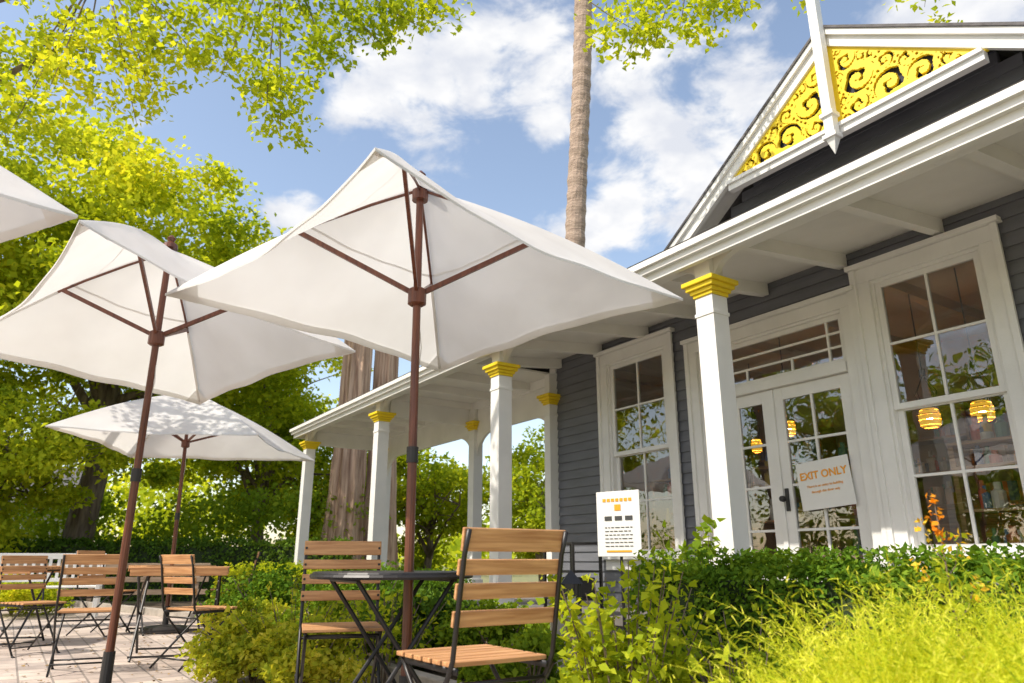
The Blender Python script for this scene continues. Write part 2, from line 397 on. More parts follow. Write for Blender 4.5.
while z<zp:
    wdt=(zp-z)/SL; x=GT-wdt; run=None
    while x<=GT+wdt+cs:
        ok=wood(x+cs/2,z+cs/2)
        if ok and run is None: run=x
        if (not ok) and run is not None:
            fw.add([(run,5.60,z),(x,5.60,z),(x,5.60,z+cs),(run,5.60,z+cs),(run,5.63,z),(x,5.63,z),(x,5.63,z+cs),(run,5.63,z+cs)],[(0,1,2,3),(4,5,1,0),(3,2,6,7),(0,3,7,4),(1,5,6,2)]); run=None
        x+=cs
    z+=cs
fw.obj('gable_fretwork',YEL,H,fix=False)
deck.box(-aL+.1,-aR,4.25,FB-.03,FL-.07,FL); deck.box(-aL+.1,-7.94,FB-.03,6.35,FL-.07,FL)
deck.box(-aL+.15,-aR,4.29,4.31,0,FL-.07)
deck.box(-5.9,-4.7,3.85,4.24,0,.17)
deck.obj('porch_deck',DECK,H,.005)
walls.obj('siding_walls',SIDING,H); trim.obj('white_trim',WHITE,H,.004); soff.obj('porch_ceiling',WHITE2,H); glass.obj('window_panes',GLASS,H)
yel.obj('column_capitals',YEL,H,.006); roof.obj('roof',SHING,H)
# interior
inn.box(-7.8,1.4,9.4,9.45,FL,3.48); inn.box(-7.81,-7.79,6.02,9.4,FL,3.48); inn.obj('interior_walls',RWALL,H)
i2=MB(); i2.box(-7.8,1.4,6.02,9.4,3.46,3.48)
for i in range(9): i2.box(-7.7+i*1.05,-7.58+i*1.05,6.05,9.39,3.34,3.459)
i2.obj('interior_ceiling',RCEIL,H)
i2=MB(); i2.box(-7.8,1.4,6.02,9.4,FL-.02,FL); i2.obj('interior_floor',RFLOOR,H)
sh=MB()
for x in (-6.6,-4.7,-2.9,-1.2):
    for z in (1.0,1.4,1.8,2.2): sh.box(x-.7,x+.7,9.05,9.39,z,z+.03)
    sh.box(x-.73,x-.7,9.04,9.39,FL,2.6); sh.box(x+.7,x+.73,9.04,9.39,FL,2.6)
sh.box(-5.6,-1.5,7.9,8.5,FL,1.3); sh.box(-5.65,-1.45,7.85,8.55,1.3,1.35)
for x in (-6.25,-4.75,-3.85,-2.7):
    for X in (-.3,.3):
        sh.box(x+X-.02,x+X+.02,6.45,6.75,FL,1.75)
    for z in (.85,1.2,1.55,1.75): sh.box(x-.3,x+.3,6.44,6.76,z-.025,z)
sh.obj('interior_shelves',woodmat('shelf_wood',(.46,.27,.13),(.24,.13,.06)),H)
cols=[(.7,.5,.1),(.6,.12,.06),(.75,.7,.6),(.1,.25,.15),(.5,.3,.1),(.12,.2,.35)]
for ci,c in enumerate(cols):
    b_=MB()
    for x in (-6.6,-4.7,-2.9,-1.2):
        for z in (1.03,1.43,1.83,2.23):
            for q in range(3):
                px=x+random.uniform(-.6,.6); h=random.uniform(.12,.28); r=random.uniform(.03,.06)
                b_.tube([(px,9.2,z),(px,9.2,z+h*.65),(px,9.2,z+h*.75),(px,9.2,z+h)],[r,r,r*.4,r*.4],8)
    for x in (-6.25,-4.75,-3.85,-2.7):
        for z in (.85,1.2,1.55,1.75):
            px=x+random.uniform(-.24,.24); h=random.uniform(.10,.24); r=random.uniform(.03,.055)
            b_.tube([(px,6.6,z),(px,6.6,z+h*.65),(px,6.6,z+h*.75),(px,6.6,z+h)],[r,r,r*.5,r*.5],10)
    for q in range(6):
        px=random.uniform(-5.4,-1.6); b_.tube([(px,8.1,1.35),(px,8.1,1.35+.2)],.06,10)
    b_.obj('shelf_goods_%d'%ci,mat('goods%d'%ci,c,.4,.2),H)
def pendant(a,b,z,s=1.):
    e=empty('pendant_lamp',(*W(a,b),z))
    m_=MB(); r=.085*s
    prof=[(r*.75,-.09),(r*.98,-.07),(r*1.05,-.02),(r*1.05,.03),(r*.9,.07),(r*.72,.09)]
    for i in range(len(prof)-1): m_.tube([(0,0,prof[i][1]),(0,0,prof[i+1][1]-.004)],[prof[i][0],prof[i+1][0]],20,cap=False)
    m_.obj('shade',LAMPY,e)
    f=MB()
    for r_,z_ in ((prof[0][0],-.092),(prof[3][0]+.004,.03),(prof[-1][0],.092)):
        pts=[(r_*math.cos(t),r_*math.sin(t),z_) for t in [i*2*math.pi/20 for i in range(21)]]; f.tube(pts,.004,5)
    for t in range(4):
        an=t*math.pi/2+.4; f.tube([(r*.72*math.cos(an),r*.72*math.sin(an),.09),(r*1.3*math.cos(an),r*1.3*math.sin(an),.24),(0,0,.42)],.004,5)
    f.tube([(0,0,.40),(0,0,.47)],.03,8); f.tube([(0,0,.42),(0,0,3.46-z)],.007,5); f.obj('wire_frame',FRAME,e)
    g=MB(); g.tube([(0,0,-.03),(0,0,0),(0,0,.03)],[.015,.03,.015],10); g.obj('bulb',BULB,e)
pendant(3.39,7.0,2.09,1.05); pendant(2.93,7.0,2.08,1.05); pendant(5.2,7.4,2.3,.8); pendant(6.3,8.2,2.3,.8); pendant(1.5,8.0,2.3,1.); pendant(4.4,8.3,2.35,.9)

# ------------------------------------------------------------ signs
def text(body,size,loc,parent,m,ext=.0015):
    c=bpy.data.curves.new('t','FONT'); c.body=body; c.size=size; c.align_x='CENTER'; c.align_y='CENTER'; c.extrude=ext
    o=bpy.data.objects.new('lettering',c); COL.objects.link(o); o.parent=parent; o.location=loc; o.rotation_euler=(R(90),0,0); c.materials.append(m); return o
e=empty('exit_only_sign',(*W(3.87,5.93),1.46),TH); e.rotation_euler=(0,R(-4),TH)
s=MB(); s.box(-.265,.265,0,.006,-.215,.215); s.obj('panel',PAPER,e,.002)
t_=text('EXIT ONLY',.094,(0,-.003,.085),e,ORANGE); t_.data.offset=.002
text('There is no entry to building',.031,(0,-.003,-.01),e,ORANGE); text('through this door only',.031,(0,-.003,-.06),e,ORANGE)
sp=(.885,6.15)
e=empty('menu_sign',(*sp,0),R(-40))
s=MB(); s.box(-.21,.21,0,.01,.83,1.36); s.obj('panel',PAPER,e,.003)
o_=MB(); b_=MB()
for i in range(7): o_.box(-.145+i*.042,-.115+i*.042,-.004,-.001,1.275,1.30)
o_.box(-.03,.03,-.004,-.001,1.20,1.25)
for i in range(3): b_.box(-.13+i*.1,-.06+i*.1,-.004,-.001,1.12,1.155)
for j in range(6):
    x=-.13
    while x<.12:
        w=random.uniform(.015,.05); b_.box(x,min(x+w,.135),-.004,-.001,1.06-j*.03,1.066-j*.03); x+=w+.012
o_.box(-.12,.12,-.004,-.001,.865,.88)
o_.obj('heading_print',ORANGE,e); b_.obj('body_print',BLACKI,e)
s=MB(); s.tube([(0,.03,0),(0,.03,1.3)],.013,8); s.tube([(0,.03,0.012),(0,.03,.03)],.16,20); s.obj('stand',FRAME,e)

# ------------------------------------------------------------ umbrellas
def umbrella(base,apex,corners,runner_z,pole_r=.024,seed=0):
    U=empty('patio_umbrella'); A=Vector(apex); C=[Vector(c) for c in corners]; B=Vector(base)
    def rib(c,s): 
        p=A.lerp(c,s); p.z+=.10*math.sin(math.pi*s)*.6; return p
    V=[];F=[];n=24
    rr=random.Random(seed)
    for i in range(4):
        c0,c1=C[i],C[(i+1)%4]; o=len(V); mid=(c0+c1)/2
        inw=(Vector((A.x,A.y,mid.z))-mid).normalized()
        ph=rr.uniform(0,6)
        for j in range(n+1):
            s=j/n
            for k_ in range(n+1):
                t=k_/n; p=rib(c0,s).lerp(rib(c1,s),t); bow=4*t*(1-t)
                p+=inw*(.11*bow*s*s); p.z-= .045*bow*math.sin(math.pi*min(s*1.0,1))+.012*bow*s
                p.z+=.009*s*bow*math.sin(9*t+ph)+.006*s*math.sin(23*t+5*s+ph)*bow
                V.append(p)
        for j in range(n):
            for k_ in range(n):
                F.append((o+j*(n+1)+k_,o+j*(n+1)+k_+1,o+(j+1)*(n+1)+k_+1,o+(j+1)*(n+1)+k_))
    m_=MB(); m_.add(V,F); m_.obj('canopy',CANVAS,U,smooth=True,fix=False)
    hem=MB(); 
    for i in range(4):
        o=i*(n+1)*(n+1); row=V[o+n*(n+1):o+(n+1)*(n+1)]
        vs=[];fs=[]
        for p in row:
            tow=(A-p).normalized(); vs+= [p+Vector((0,0,.002)),p+Vector((0,0,-.012)),p+tow*.045+Vector((0,0,-.007))]
        for k_ in range(n):
            fs+=[(3*k_,3*k_+1,3*k_+4,3*k_+3),(3*k_+1,3*k_+2,3*k_+5,3*k_+4)]
        hem.add(vs,fs)
    for i in range(4):
        for sj in (11,):
            o=i*(n+1)*(n+1); row=V[o+sj*(n+1):o+(sj+1)*(n+1)]; row2=V[o+(sj+1)*(n+1):o+(sj+2)*(n+1)]
            vs=[];fs=[]
            for p,q in zip(row,row2): vs+=[p+Vector((0,0,-.004)),p.lerp(q,.28)+Vector((0,0,-.005))]
            for k_ in range(n): fs.append((2*k_,2*k_+1,2*k_+3,2*k_+2))
            hem.add(vs,fs)
    for i in range(4):
        c0=C[i]; a1=V[i*(n+1)**2+n*(n+1)+2]; ip=(i-1)%4; a2=V[ip*(n+1)**2+n*(n+1)+n-2]; r_=rib(c0,.88)
        dn=Vector((0,0,-.03)); hem.add([c0+dn*.3,a1+dn*.5,r_+dn,a2+dn*.5],[(0,1,2,3)])
    hem.obj('canopy_hem',CANVAS,U,smooth=False,fix=False)
    pl=MB(); up=(A-B)
    topz=A+up.normalized()*.02
    js=(1.32-B.z)/(A.z-B.z); J=B.lerp(A,js)
    pl.tube([B,J,J+up*.001,topz],[pole_r,pole_r,pole_r*.93,pole_r*.85],12)
    rz=(runner_z-B.z)/(A.z-B.z); Rn=B.lerp(A,rz); un=up.normalized()
    pl.tube([Rn-un*.06,Rn-un*.05,Rn+un*.03,Rn+un*.04],[.034,.05,.05,.036],12)
    pl.tube([A-un*.09,A-un*.03],[.045,.045],12)
    pl.tube([A+un*.0,A+un*.03,A+un*.05,A+un*.075,A+un*.10],[.05,.045,.018,.03,.006],12)
    dnv=Vector((0,0,-.022))
    for c0 in C:
        pl.tube([rib(c0,s)+dnv for s in (.03,.2,.4,.52)],.0085,6)
        sp_=rib(c0,.5)+dnv
        pl.beam(Rn,sp_,.018,.026)
    pl.obj('pole_and_ribs',POLE,U,smooth=False)
    rb=MB()
    for c0 in C: rb.tube([rib(c0,s)+dnv for s in (.52,.7,.85,.97)],.010,6)
    rb.obj('rib_sleeves',CANVAS,U)
    mt=MB(); mt.tube([J-un*.05,J+un*.03],[pole_r+.006,pole_r+.006],12)
    mt.tube([B+un*.0,B+un*.28],[.034,.032],12); bx,by,_=B
    mt.tube([(bx,by,.006),(bx,by,.05),(bx,by,.07),(bx,by,.09)],[.26,.26,.22,.05],24); mt.obj('base_and_collar',IRON,U)
    cd=MB()
    cd.tube([Rn,Rn-un*.3+Vector((.03,0,0)),Rn-un*.5+Vector((.01,0,0))],.003,5)
    cd.obj('cords',CANVAS,U)
    return U
umbrella((-.49,3.63,.01),(-.52,3.63,2.83),[(-.468,2.147,2.15),(.922,3.623,2.15),(-.536,5.15,2.15),(-1.835,3.548,2.15)],2.17,seed=1)
umbrella((-2.36,4.55,.01),(-2.34,4.5,2.84),[(-1.98,2.97,2.29),(-1.07,4.7,2.17),(-2.64,5.95,2.07),(-3.6,4.35,2.1)],2.21,seed=2)
umbrella((-3.2,2.4,.01),(-3.2,2.4,2.85),[(-2.94,.98,2.15),(-1.775,2.65,2.15),(-3.45,3.81,2.15),(-4.6,2.14,2.15)],2.2,seed=3)
umbrella((-4.02,8.9,.01),(-4.08,8.9,2.85),[(-2.85,8.0,2.15),(-2.79,10.2,2.15),(-5.2,9.8,2.15),(-4.88,7.42,2.15)],2.2,seed=4)

# ------------------------------------------------------------ chairs & tables
def chair(x,y,rz,sc=1.):
    E=empty('folding_chair',(x,y,0),rz); E.scale=(sc,sc,sc); f=MB(); w=.205; r=.009
    for s in (-1,1):
        X=s*w
        f.tube([(X,.30,.90),(X,.27,.82),(X,.205,.48),(X,.17,.42),(X,-.22,.012)],r,8)
        X2=s*(w-.022)
        f.tube([(X2,-.21,.455),(X2,-.17,.41),(X2,.27,.012)],r,8)
        f.beam((X2,-.215,.447),(X2,.20,.447),.008,.022)
        f.tube([(s*(w-.011),.02,.23),(s*(w+.012),.02,.23)],.014,8)
        f.tube([(X,-.22,.012),(X,-.245,.008)],.011,8)
    f.tube([(-w,.155,.40),(w,.155,.40)],r*.8,8)
    f.tube([(-w,-.155,.08),(w,-.155,.08)],r*.8,8); f.tube([(-w+.022,.20,.085),(w-.022,.20,.085)],r*.8,8)
    f.tube([(-w+.02,-.2,.44),(w-.02,-.2,.44)],r*.8,8)
    f.obj('frame',FRAME,E,smooth=True)
    s_=MB()
    for i,(zc,h) in enumerate(((.868,.078),(.778,.052),(.70,.052),(.612,.052))):
        yb=.27-(.82-zc)*.19 if zc<.82 else .27+(zc-.82)*.37
        off=-.014
        s_.beam((-w-.012,yb+off,zc),(w+.012,yb+off,zc),.014,h,up=(0,.18,1))
    for i in range(6):
        yc=-.205+i*.071; s_.beam((-w+.005,yc,.467),(w-.005,yc,.467),.055,.016,up=(0,0,1))
    s_.obj('slats',SLAT,E,.003)
    b_=MB()
    for s in (-1,1):
        for zc in (.868,.778,.70,.612):
            yb=.27-(.82-zc)*.19 if zc<.82 else .27+(zc-.82)*.37
            b_.tube([(s*w,yb-.024,zc),(s*w,yb-.020,zc)],.007,8)
    b_.obj('bolts',IRON,E)
    return E
chair(-.14,2.84,R(-146)); chair(-.90,4.05,R(16))
chair(-3.25,5.85,R(205),.93); chair(-2.50,6.1,R(150),.93)
chair(-4.6,8.6,R(80)); chair(-3.45,9.3,R(-70)); chair(-4.35,6.9,R(60),.93)
def rtable(x,y,r=.38):
    E=empty('bistro_table',(x,y,0)); m_=MB()
    m_.tube([(0,0,.722),(0,0,.74),(0,0,.748)],[r-.004,r,r-.004],48)
    ring=[(r*math.cos(t),r*math.sin(t),.728) for t in [i*2*math.pi/40 for i in range(41)]]; m_.tube(ring,.012,6)
    for s in (-1,1):
        y_=s*.2
        m_.tube([(-.24,y_,.71),(.26,y_,.012)],.011,8); m_.tube([(.24,y_*.9,.71),(-.26,y_*.9,.012)],.011,8)
    for X,Z in ((-.24,.71),(.24,.71),(.26,.03),(-.26,.03)): m_.tube([(X,-.21,Z),(X,.21,Z)],.009,8)
    m_.obj('top_and_legs',FRAME,E,smooth=False); return E
rtable(-.58,3.66).rotation_euler=(0,0,R(30))
def wtable(x,y,rz,s=.38):
    E=empty('slatted_table',(x,y,0),rz); t=MB(); n=9
    for i in range(n):
        c=-s+(i+.5)*2*s/n; t.beam((-s,c,.725),(s,c,.725),2*s/n-.012,.03)
    for a in (-1,1): t.beam((-s,a*(s+.012),.71),(s,a*(s+.012),.71),.02,.07)
    t.obj('slats',SLAT,E,.003); f=MB()
    for a in (-1,1):
        f.beam((a*(s-.05),-s,.70),(a*(s-.05),s,.70),.025,.018)
        f.tube([(a*(s-.06),-s+.06,.70),(a*(s-.06),s-.05,.012)],.011,8); f.tube([(a*(s-.08),s-.06,.70),(a*(s-.08),-s+.05,.012)],.011,8)
    f.tube([(-s+.06,s-.07,.04),(s-.06,s-.07,.04)],.009,8); f.tube([(-s+.06,-s+.07,.04),(s-.06,-s+.07,.04)],.009,8)
    f.obj('frame',FRAME,E); return E
wtable(-2.95,6.75,R(20)); wtable(-4.03,8.9,R(40)); wtable(-5.1,7.6,R(10))
e=empty('metal_rack',(*W(5.15,4.05),0),TH); f=MB()
for X in (-.2,.2):
    for Y in (-.15,.15): f.box(X-.012,X+.012,Y-.012,Y+.012,.012,.95)
for Z in (.25,.48,.7,.93): f.box(-.21,.21,-.16,.16,Z,Z+.018)
f.box(-.18,.18,-.1,.1,.50,.66); f.obj('frame',FRAME,e,.003)
e=empty('lantern',(.40,5.1,.45)); f=MB(); f.box(-.06,.06,-.06,.06,.006,.03)
for X in (-.055,.055):
    for Y in (-.055,.055): f.box(X-.006,X+.006,Y-.006,Y+.006,.03,.2)
f.add([(-.075,-.075,.2),(.075,-.075,.2),(.075,.075,.2),(-.075,.075,.2),(0,0,.29)],[(3,2,1,0),(0,1,4),(1,2,4),(2,3,4),(3,0,4)]); f.obj('housing',FRAME,e)
g=MB(); g.tube([(0,0,.03),(0,0,.12)],.03,12); g.obj('candle',PAPER,e)
g=MB(); g.box(-.14,.14,-.14,.14,-.45,0); g.obj('pedestal',STONE,e,.01)
e=empty('folded_umbrella',(*W(8.6,6.5),FL)); f=MB(); f.tube([(0,0,0),(0,0,2.2)],.02,8); f.obj('pole',POLE,e)
f=MB(); f.tube([(0,0,.6),(0,0,1.0),(0,0,1.7),(0,0,2.1)],[.17,.14,.10,.03],12,jit=.15); f.obj('cloth',NAVY,e)

# ------------------------------------------------------------ vegetation
def hedge(name,a0,a1,b0,b1,z,n,m,size=.035,world=False):
    e=empty(name); c=MB(); P=[];N=[]
    L_=abs(a1-a0); D=abs(b1-b0)
    areas=[L_*D,L_*z,L_*z,D*z,D*z]; tot=sum(areas)
    for fi_,ar in enumerate(areas):
        k_=int(n*ar/tot); u=rng.uniform(0,1,k_); v=rng.uniform(0,1,k_); d=np.abs(rng.normal(0,.03,k_))
        if fi_==0: p=np.stack([a0+u*L_,b0+v*D,np.full(k_,z)+.015-d],1); nn=np.tile([0,0,1.],(k_,1))
        elif fi_==1: p=np.stack([a0+u*L_,np.full(k_,b0)+d,v*z],1); nn=np.tile([0,-1.,0],(k_,1))
        elif fi_==2: p=np.stack([a0+u*L_,np.full(k_,b1)-d,v*z],1); nn=np.tile([0,1.,0],(k_,1))
        elif fi_==3: p=np.stack([np.full(k_,a0)+d,b0+u*D,v*z],1); nn=np.tile([-1.,0,0],(k_,1))
        else: p=np.stack([np.full(k_,a1)-d,b0+u*D,v*z],1); nn=np.tile([1.,0,0],(k_,1))
        bump=.045*np.sin(p[:,0]*5.1)+.03*np.sin(p[:,0]*11+p[:,2]*9)+.02*np.sin(p[:,1]*17+p[:,0]*3)
        p+=nn*bump[:,None]; P.append(p);N.append(nn)
    k_=n//14; cx=rng.uniform(a0,a1,k_//9+1).repeat(9)[:k_]; cy=rng.uniform(b0,b1,k_//9+1).repeat(9)[:k_]
    P.append(np.stack([cx+rng.normal(0,.012,len(cx)),cy+rng.normal(0,.012,len(cx)),z+rng.uniform(0,.11,len(cx))],1)); N.append(np.tile([0,0,.3],(len(cx),1)))
    P=np.concatenate(P);N=np.concatenate(N)
    if not world:
        X=-P[:,0]*cT-P[:,1]*sT; Y=-P[:,0]*sT+P[:,1]*cT; P=np.stack([X,Y,P[:,2]],1)
        Nx=-N[:,0]*cT-N[:,1]*sT; Ny=-N[:,0]*sT+N[:,1]*cT; N=np.stack([Nx,Ny,N[:,2]],1)
    leaves('leaves',P,size,m,e,N=N,wid=.3)
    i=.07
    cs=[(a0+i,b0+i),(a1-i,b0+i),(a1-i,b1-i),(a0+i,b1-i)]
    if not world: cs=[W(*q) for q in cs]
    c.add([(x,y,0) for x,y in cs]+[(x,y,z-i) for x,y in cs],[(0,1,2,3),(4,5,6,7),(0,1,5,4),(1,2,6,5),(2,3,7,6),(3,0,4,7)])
    c.obj('dark_infill_core',CORE,e); return e  # plain dark box added inside so the leaf shell isn't see-through
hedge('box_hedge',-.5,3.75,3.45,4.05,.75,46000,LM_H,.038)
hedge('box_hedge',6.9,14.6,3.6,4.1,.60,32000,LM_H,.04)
hedge('box_hedge',-16,-3.5,15.5,16.3,1.15,26000,LM_D,.08,True)
hedge('box_hedge',-4.2,-2.5,10.6,11.3,.66,7000,LM_Y,.05,True)
def bush(name,x,y,rx,ry,h,n,m,size,stems=8,z0=0):
    e=empty(name,(x,y,z0)); P=[]
    nc=max(6,n//160)
    for i in range(nc):
        d=ball(1,.35)[0]; c=np.array([d[0]*rx,d[1]*ry,h*.5+d[2]*h*.45]); k_=n//nc
        P.append(c+ball(k_,.6)*np.array([rx,ry,h*.6])*.34)
    P=np.concatenate(P); P[:,2]=np.abs(P[:,2]); leaves('leaves',P,size,m,e)
    s_=MB()
    for i in range(stems):
        a=random.uniform(0,6.28); q=random.uniform(.3,.8); s_.tube([(0,0,0),(math.cos(a)*rx*q*.5,math.sin(a)*ry*q*.5,h*.45),(math.cos(a)*rx*q,math.sin(a)*ry*q,h*.85)],[.012,.008,.004],5)
    s_.obj('stems',BARK,e); return e
def shoots(name,x,y,r,h,n,m,size,spread=.5,lp=26):
    e=empty(name,(x,y,0)); s_=MB(); P=[]
    for i in range(n):
        a=random.uniform(0,6.28); q=random.uniform(0,1)**.6; hh=h*random.uniform(.55,1)
        b0=Vector((math.cos(a)*q*r*.4,math.sin(a)*q*r*.4,0)); b2=Vector((math.cos(a)*q*r*(1+spread),math.sin(a)*q*r*(1+spread),hh)); b1=b0.lerp(b2,.5)+Vector((0,0,hh*.1))
        s_.tube([b0,b1,b2],[.006,.004,.002],5)
        for k_ in range(lp):
            t=random.uniform(.25,1.02); p=(b0.lerp(b1,t*2) if t<.5 else b1.lerp(b2,t*2-1)); P.append(p+Vector((random.gauss(0,.022),random.gauss(0,.022),random.gauss(0,.012))))
    s_.obj('stems',BARK,e); leaves('leaves',np.array([tuple(p) for p in P]),size,m,e,up=.9); return e
bush('shrub',-1.75,5.3,.42,.38,.42,5000,LM_V,.045); bush('shrub',-1.3,5.0,.38,.35,.40,4500,LM_V,.045)
bush('shrub',-1.55,6.3,.5,.5,.55,5000,LM_M,.05); bush('shrub',-2.3,7.0,.5,.4,.45,4500,LM_V,.05)
bush('shrub',-.75,5.9,.5,.4,.6,5000,LM_D,.06); bush('shrub',-.1,5.6,.4,.4,.5,4500,LM_M,.05)
bush('shrub',-1.35,7.2,.6,.5,.75,6000,LM_H,.05); bush('shrub',-2.7,8.4,.6,.5,.72,7000,LM_H,.05); bush('shrub',-3.4,9.9,.5,.5,.6,5000,LM_V,.05)
bush('shrub',.1,4.3,.3,.3,.4,3500,LM_M,.045)
shoots('shrub',-1.55,5.5,.5,.62,26,LM_V,.05); shoots('shrub',-.9,5.4,.4,.6,20,LM_Y,.05)
shoots('shrub',.46,3.2,.26,.80,34,LM_Y,.05,.4,40); bush('shrub',.48,3.3,.28,.25,.5,2600,LM_Y,.045,10)
bush('shrub',.85,4.3,.35,.3,.45,4000,LM_D,.05); bush('shrub',.60,2.6,.28,.2,.36,2600,LM_V,.040); shoots('shrub',.75,2.75,.3,.5,22,LM_Y,.045)
shoots('shrub',1.18,5.0,.22,1.12,16,LM_M,.085,.5,26); bush('shrub',1.15,3.7,.4,.3,.42,4500,LM_M,.045); bush('shrub',.95,3.0,.35,.3,.36,3500,LM_M,.045)
shoots('shrub',1.0,3.4,.35,.6,22,LM_Y,.045)
bush('shrub',-7.6,11.6,.8,.6,.6,6000,LM_Y,.06); bush('shrub',-8.8,10.6,.8,.6,.8,6000,LM_Y,.06)
e=empty('garden_rock',(.72,3.95,.0)); s_=MB(); s_.tube([(0,0,0),(0,0,.12),(0,0,.26),(.02,0,.34)],[.22,.24,.17,.05],9,jit=.12); s_.obj('rock',STONE,e,.01)
def feather(x,y,r,h,n):
    e=empty('feathery_shrub',(x,y,0))
    a=rng.uniform(0,6.28,n); q=rng.uniform(0,1,n)**.6
    S=np.stack([np.cos(a)*q*r*.55,np.sin(a)*q*r*.55,rng.uniform(.15,.55,n)*h],1)
    D=np.stack([np.cos(a)*q*.75,np.sin(a)*q*.75,np.ones(n)*.9],1)+rng.normal(0,.27,(n,3)); D=nz(D)
    L_=rng.uniform(.35,1.,(n,1))**1.2*h*.66
    ribbons('stems',S,D,L_,.28,.0020,LM_F,e,4)
    kk=18
    t=np.tile(np.linspace(.12,1,kk),n)[:,None]; S2=np.repeat(S,kk,0); D2=np.repeat(D,kk,0); L2=np.repeat(L_,kk,0)
    P=S2+D2*L2*t; P[:,2]-=(.28*L2*t*t)[:,0]
    d=nz(D2*.7+rng.normal(0,.6,D2.shape)); l=rng.uniform(.02,.055,(len(P),1))*(1.2-t*.6)
    ribbons('sprays',P,d,l,.2,.0019,LM_F,e,2)
    c=MB(); c.tube([(0,0,0),(0,0,h*.25),(0,0,h*.4)],[r*.5,r*.45,r*.12],12,jit=.15); c.obj('dark_infill',CORE,e)  # solid dark plug added inside the strands
for (x,y,r,h,n) in ((.86,1.80,.34,.78,900),(1.30,1.95,.40,.86,1000),(.98,1.35,.28,.66,750),(.64,1.95,.26,.58,650),(1.7,2.3,.4,.86,800),(.56,1.55,.2,.46,450),(1.22,1.45,.27,.80,750),(1.05,2.15,.28,.84,600)):
    feather(x,y,r,h,n)
e=empty('flowering_sprig',(1.50,2.6,0)); s_=MB(); s_.tube([(0,0,0),(.01,0,.5),(.0,0,1.0)],[.006,.005,.002],6)
for zz_,dx in ((.60,.09),(.66,-.08),(.74,.06),(.80,-.05)): s_.tube([(0,0,zz_),(dx*.6,0,zz_+.04),(dx,0,zz_+.12)],[.003,.002,.001],5)
s_.obj('stem',BARK,e)
P=np.stack([rng.normal(0,.030,90),rng.normal(0,.030,90),rng.uniform(.45,.90,90)],1); leaves('leaves',P,.038,LM_Y,e)
P=np.stack([rng.normal(0,.012,50),rng.normal(0,.012,50),rng.uniform(.84,1.02,50)],1); leaves('buds',P,.024,leafmat('bud',[(.75,.20,.02),(.85,.42,.04)],.3),e)
P=np.concatenate([np.stack([rng.normal(dx,.012,14),rng.normal(0,.012,14),rng.uniform(z_+.06,z_+.15,14)],1) for z_,dx in ((.60,.09),(.66,-.08),(.74,.06),(.80,-.05))]); leaves('side_buds',P,.024,leafmat('bud2',[(.80,.42,.03),(.85,.62,.08)],.3),e)

def tree(name,base,trunk_top,crown,rad,nc,per,lsize,m,cr_,seed,tr=.25,bark=BARK,limbs=14,flat=.6,shell=.45):
    random.seed(seed); e=empty(name,base); tb=MB(); tt=Vector(trunk_top)
    pts=[Vector((0,0,0))+ (tt)*s+Vector((random.uniform(-.1,.1),random.uniform(-.1,.1),0))*(1 if 0<s<1 else 0) for s in (0,.08,.3,.6,1)]
    tb.tube(pts,[tr*1.5,tr*1.1,tr,tr*.8,tr*.5],12,jit=.05)
    C=ball(nc,shell)*np.array(rad)+np.array(crown)
    C+=rng.normal(0,.25,C.shape)
    P=[]
    for i in range(nc):
        k_=int(per*rng.uniform(.5,1.4)); s=cr_*rng.uniform(.6,1.3)
        P.append(C[i]+ball(k_,.55)*np.array([s,s,s*flat]))
    leaves('crown_leaves',np.concatenate(P),lsize,m,e,up=.8)
    for i in range(limbs):
        c=Vector(C[rng.integers(nc)]); st=tt*random.uniform(.5,1.0); mid=st.lerp(c,.5)+Vector((random.uniform(-.4,.4),random.uniform(-.4,.4),random.uniform(.1,.6)))
        tb.tube([st,st.lerp(mid,.5)+Vector((0,0,.15)),mid,c],[tr*.42,tr*.3,tr*.2,tr*.05],7,jit=.08)
        for q in range(3):
            c2=Vector(C[rng.integers(nc)])
            if (c2-mid).length<3.2: tb.tube([mid,mid.lerp(c2,.5)+Vector((0,0,.1)),c2],[tr*.14,tr*.1,tr*.03],5)
    tb.obj('trunk_and_limbs',bark,e,smooth=True); return e
tree('sycamore_tree',(-10.0,17,0),(0.3,0,5),(0,0,7.4),(4.7,4,4.1),150,300,.17,LM_Y,1.0,1,.32)
tree('sycamore_tree',(-15,14,0),(0,0,6),(0,0,8.2),(4.5,4,4.8),110,260,.19,LM_Y,1.15,2,.35)
tree('leafy_tree',(-7.0,20.5,0),(0,0,3),(0,0,4.8),(3.2,3,3.4),90,280,.16,LM_Y,.85,3,.2)
tree('leafy_tree',(-11,15,0),(0,0,2.2),(0,0,3.0),(3.4,1.5,2.2),95,280,.13,LM_Y,.65,4,.15)
tree('leafy_tree',(-6.2,23,0),(0,0,2.2),(0,0,3.2),(2.5,2,2.2),50,260,.17,LM_Y,.8,5,.15)
tree('leafy_tree',(-2.2,20,0),(0,0,1.6),(0,0,2.5),(1.5,1.5,1.7),45,260,.14,LM_Y,.6,6,.12)
tree('leafy_tree',(.75,19,0),(0,0,1.6),(0,0,2.3),(1.2,1.2,1.9),45,260,.12,LM_Y,.5,7,.10)
tree('leafy_tree',(-20,3,0),(0,0,3),(0,0,4.5),(4,6.5,4.2),90,200,.26,LM_M,1.4,8,.3)
tree('leafy_tree',(-19,-9,0),(0,0,3),(0,0,5),(4,5,4.5),55,200,.28,LM_M,1.4,9,.3)
P=[]
for i in range(130):
    x=rng.uniform(-60,60); y=rng.uniform(38,55); h=rng.uniform(1.5,3.0) if -9<x<3 else rng.uniform(4,9)
    c=np.array([x,y,rng.uniform(.2,1)*h]); P.append(c+ball(150,.5)*np.array([2.6,2.6,1.5]))
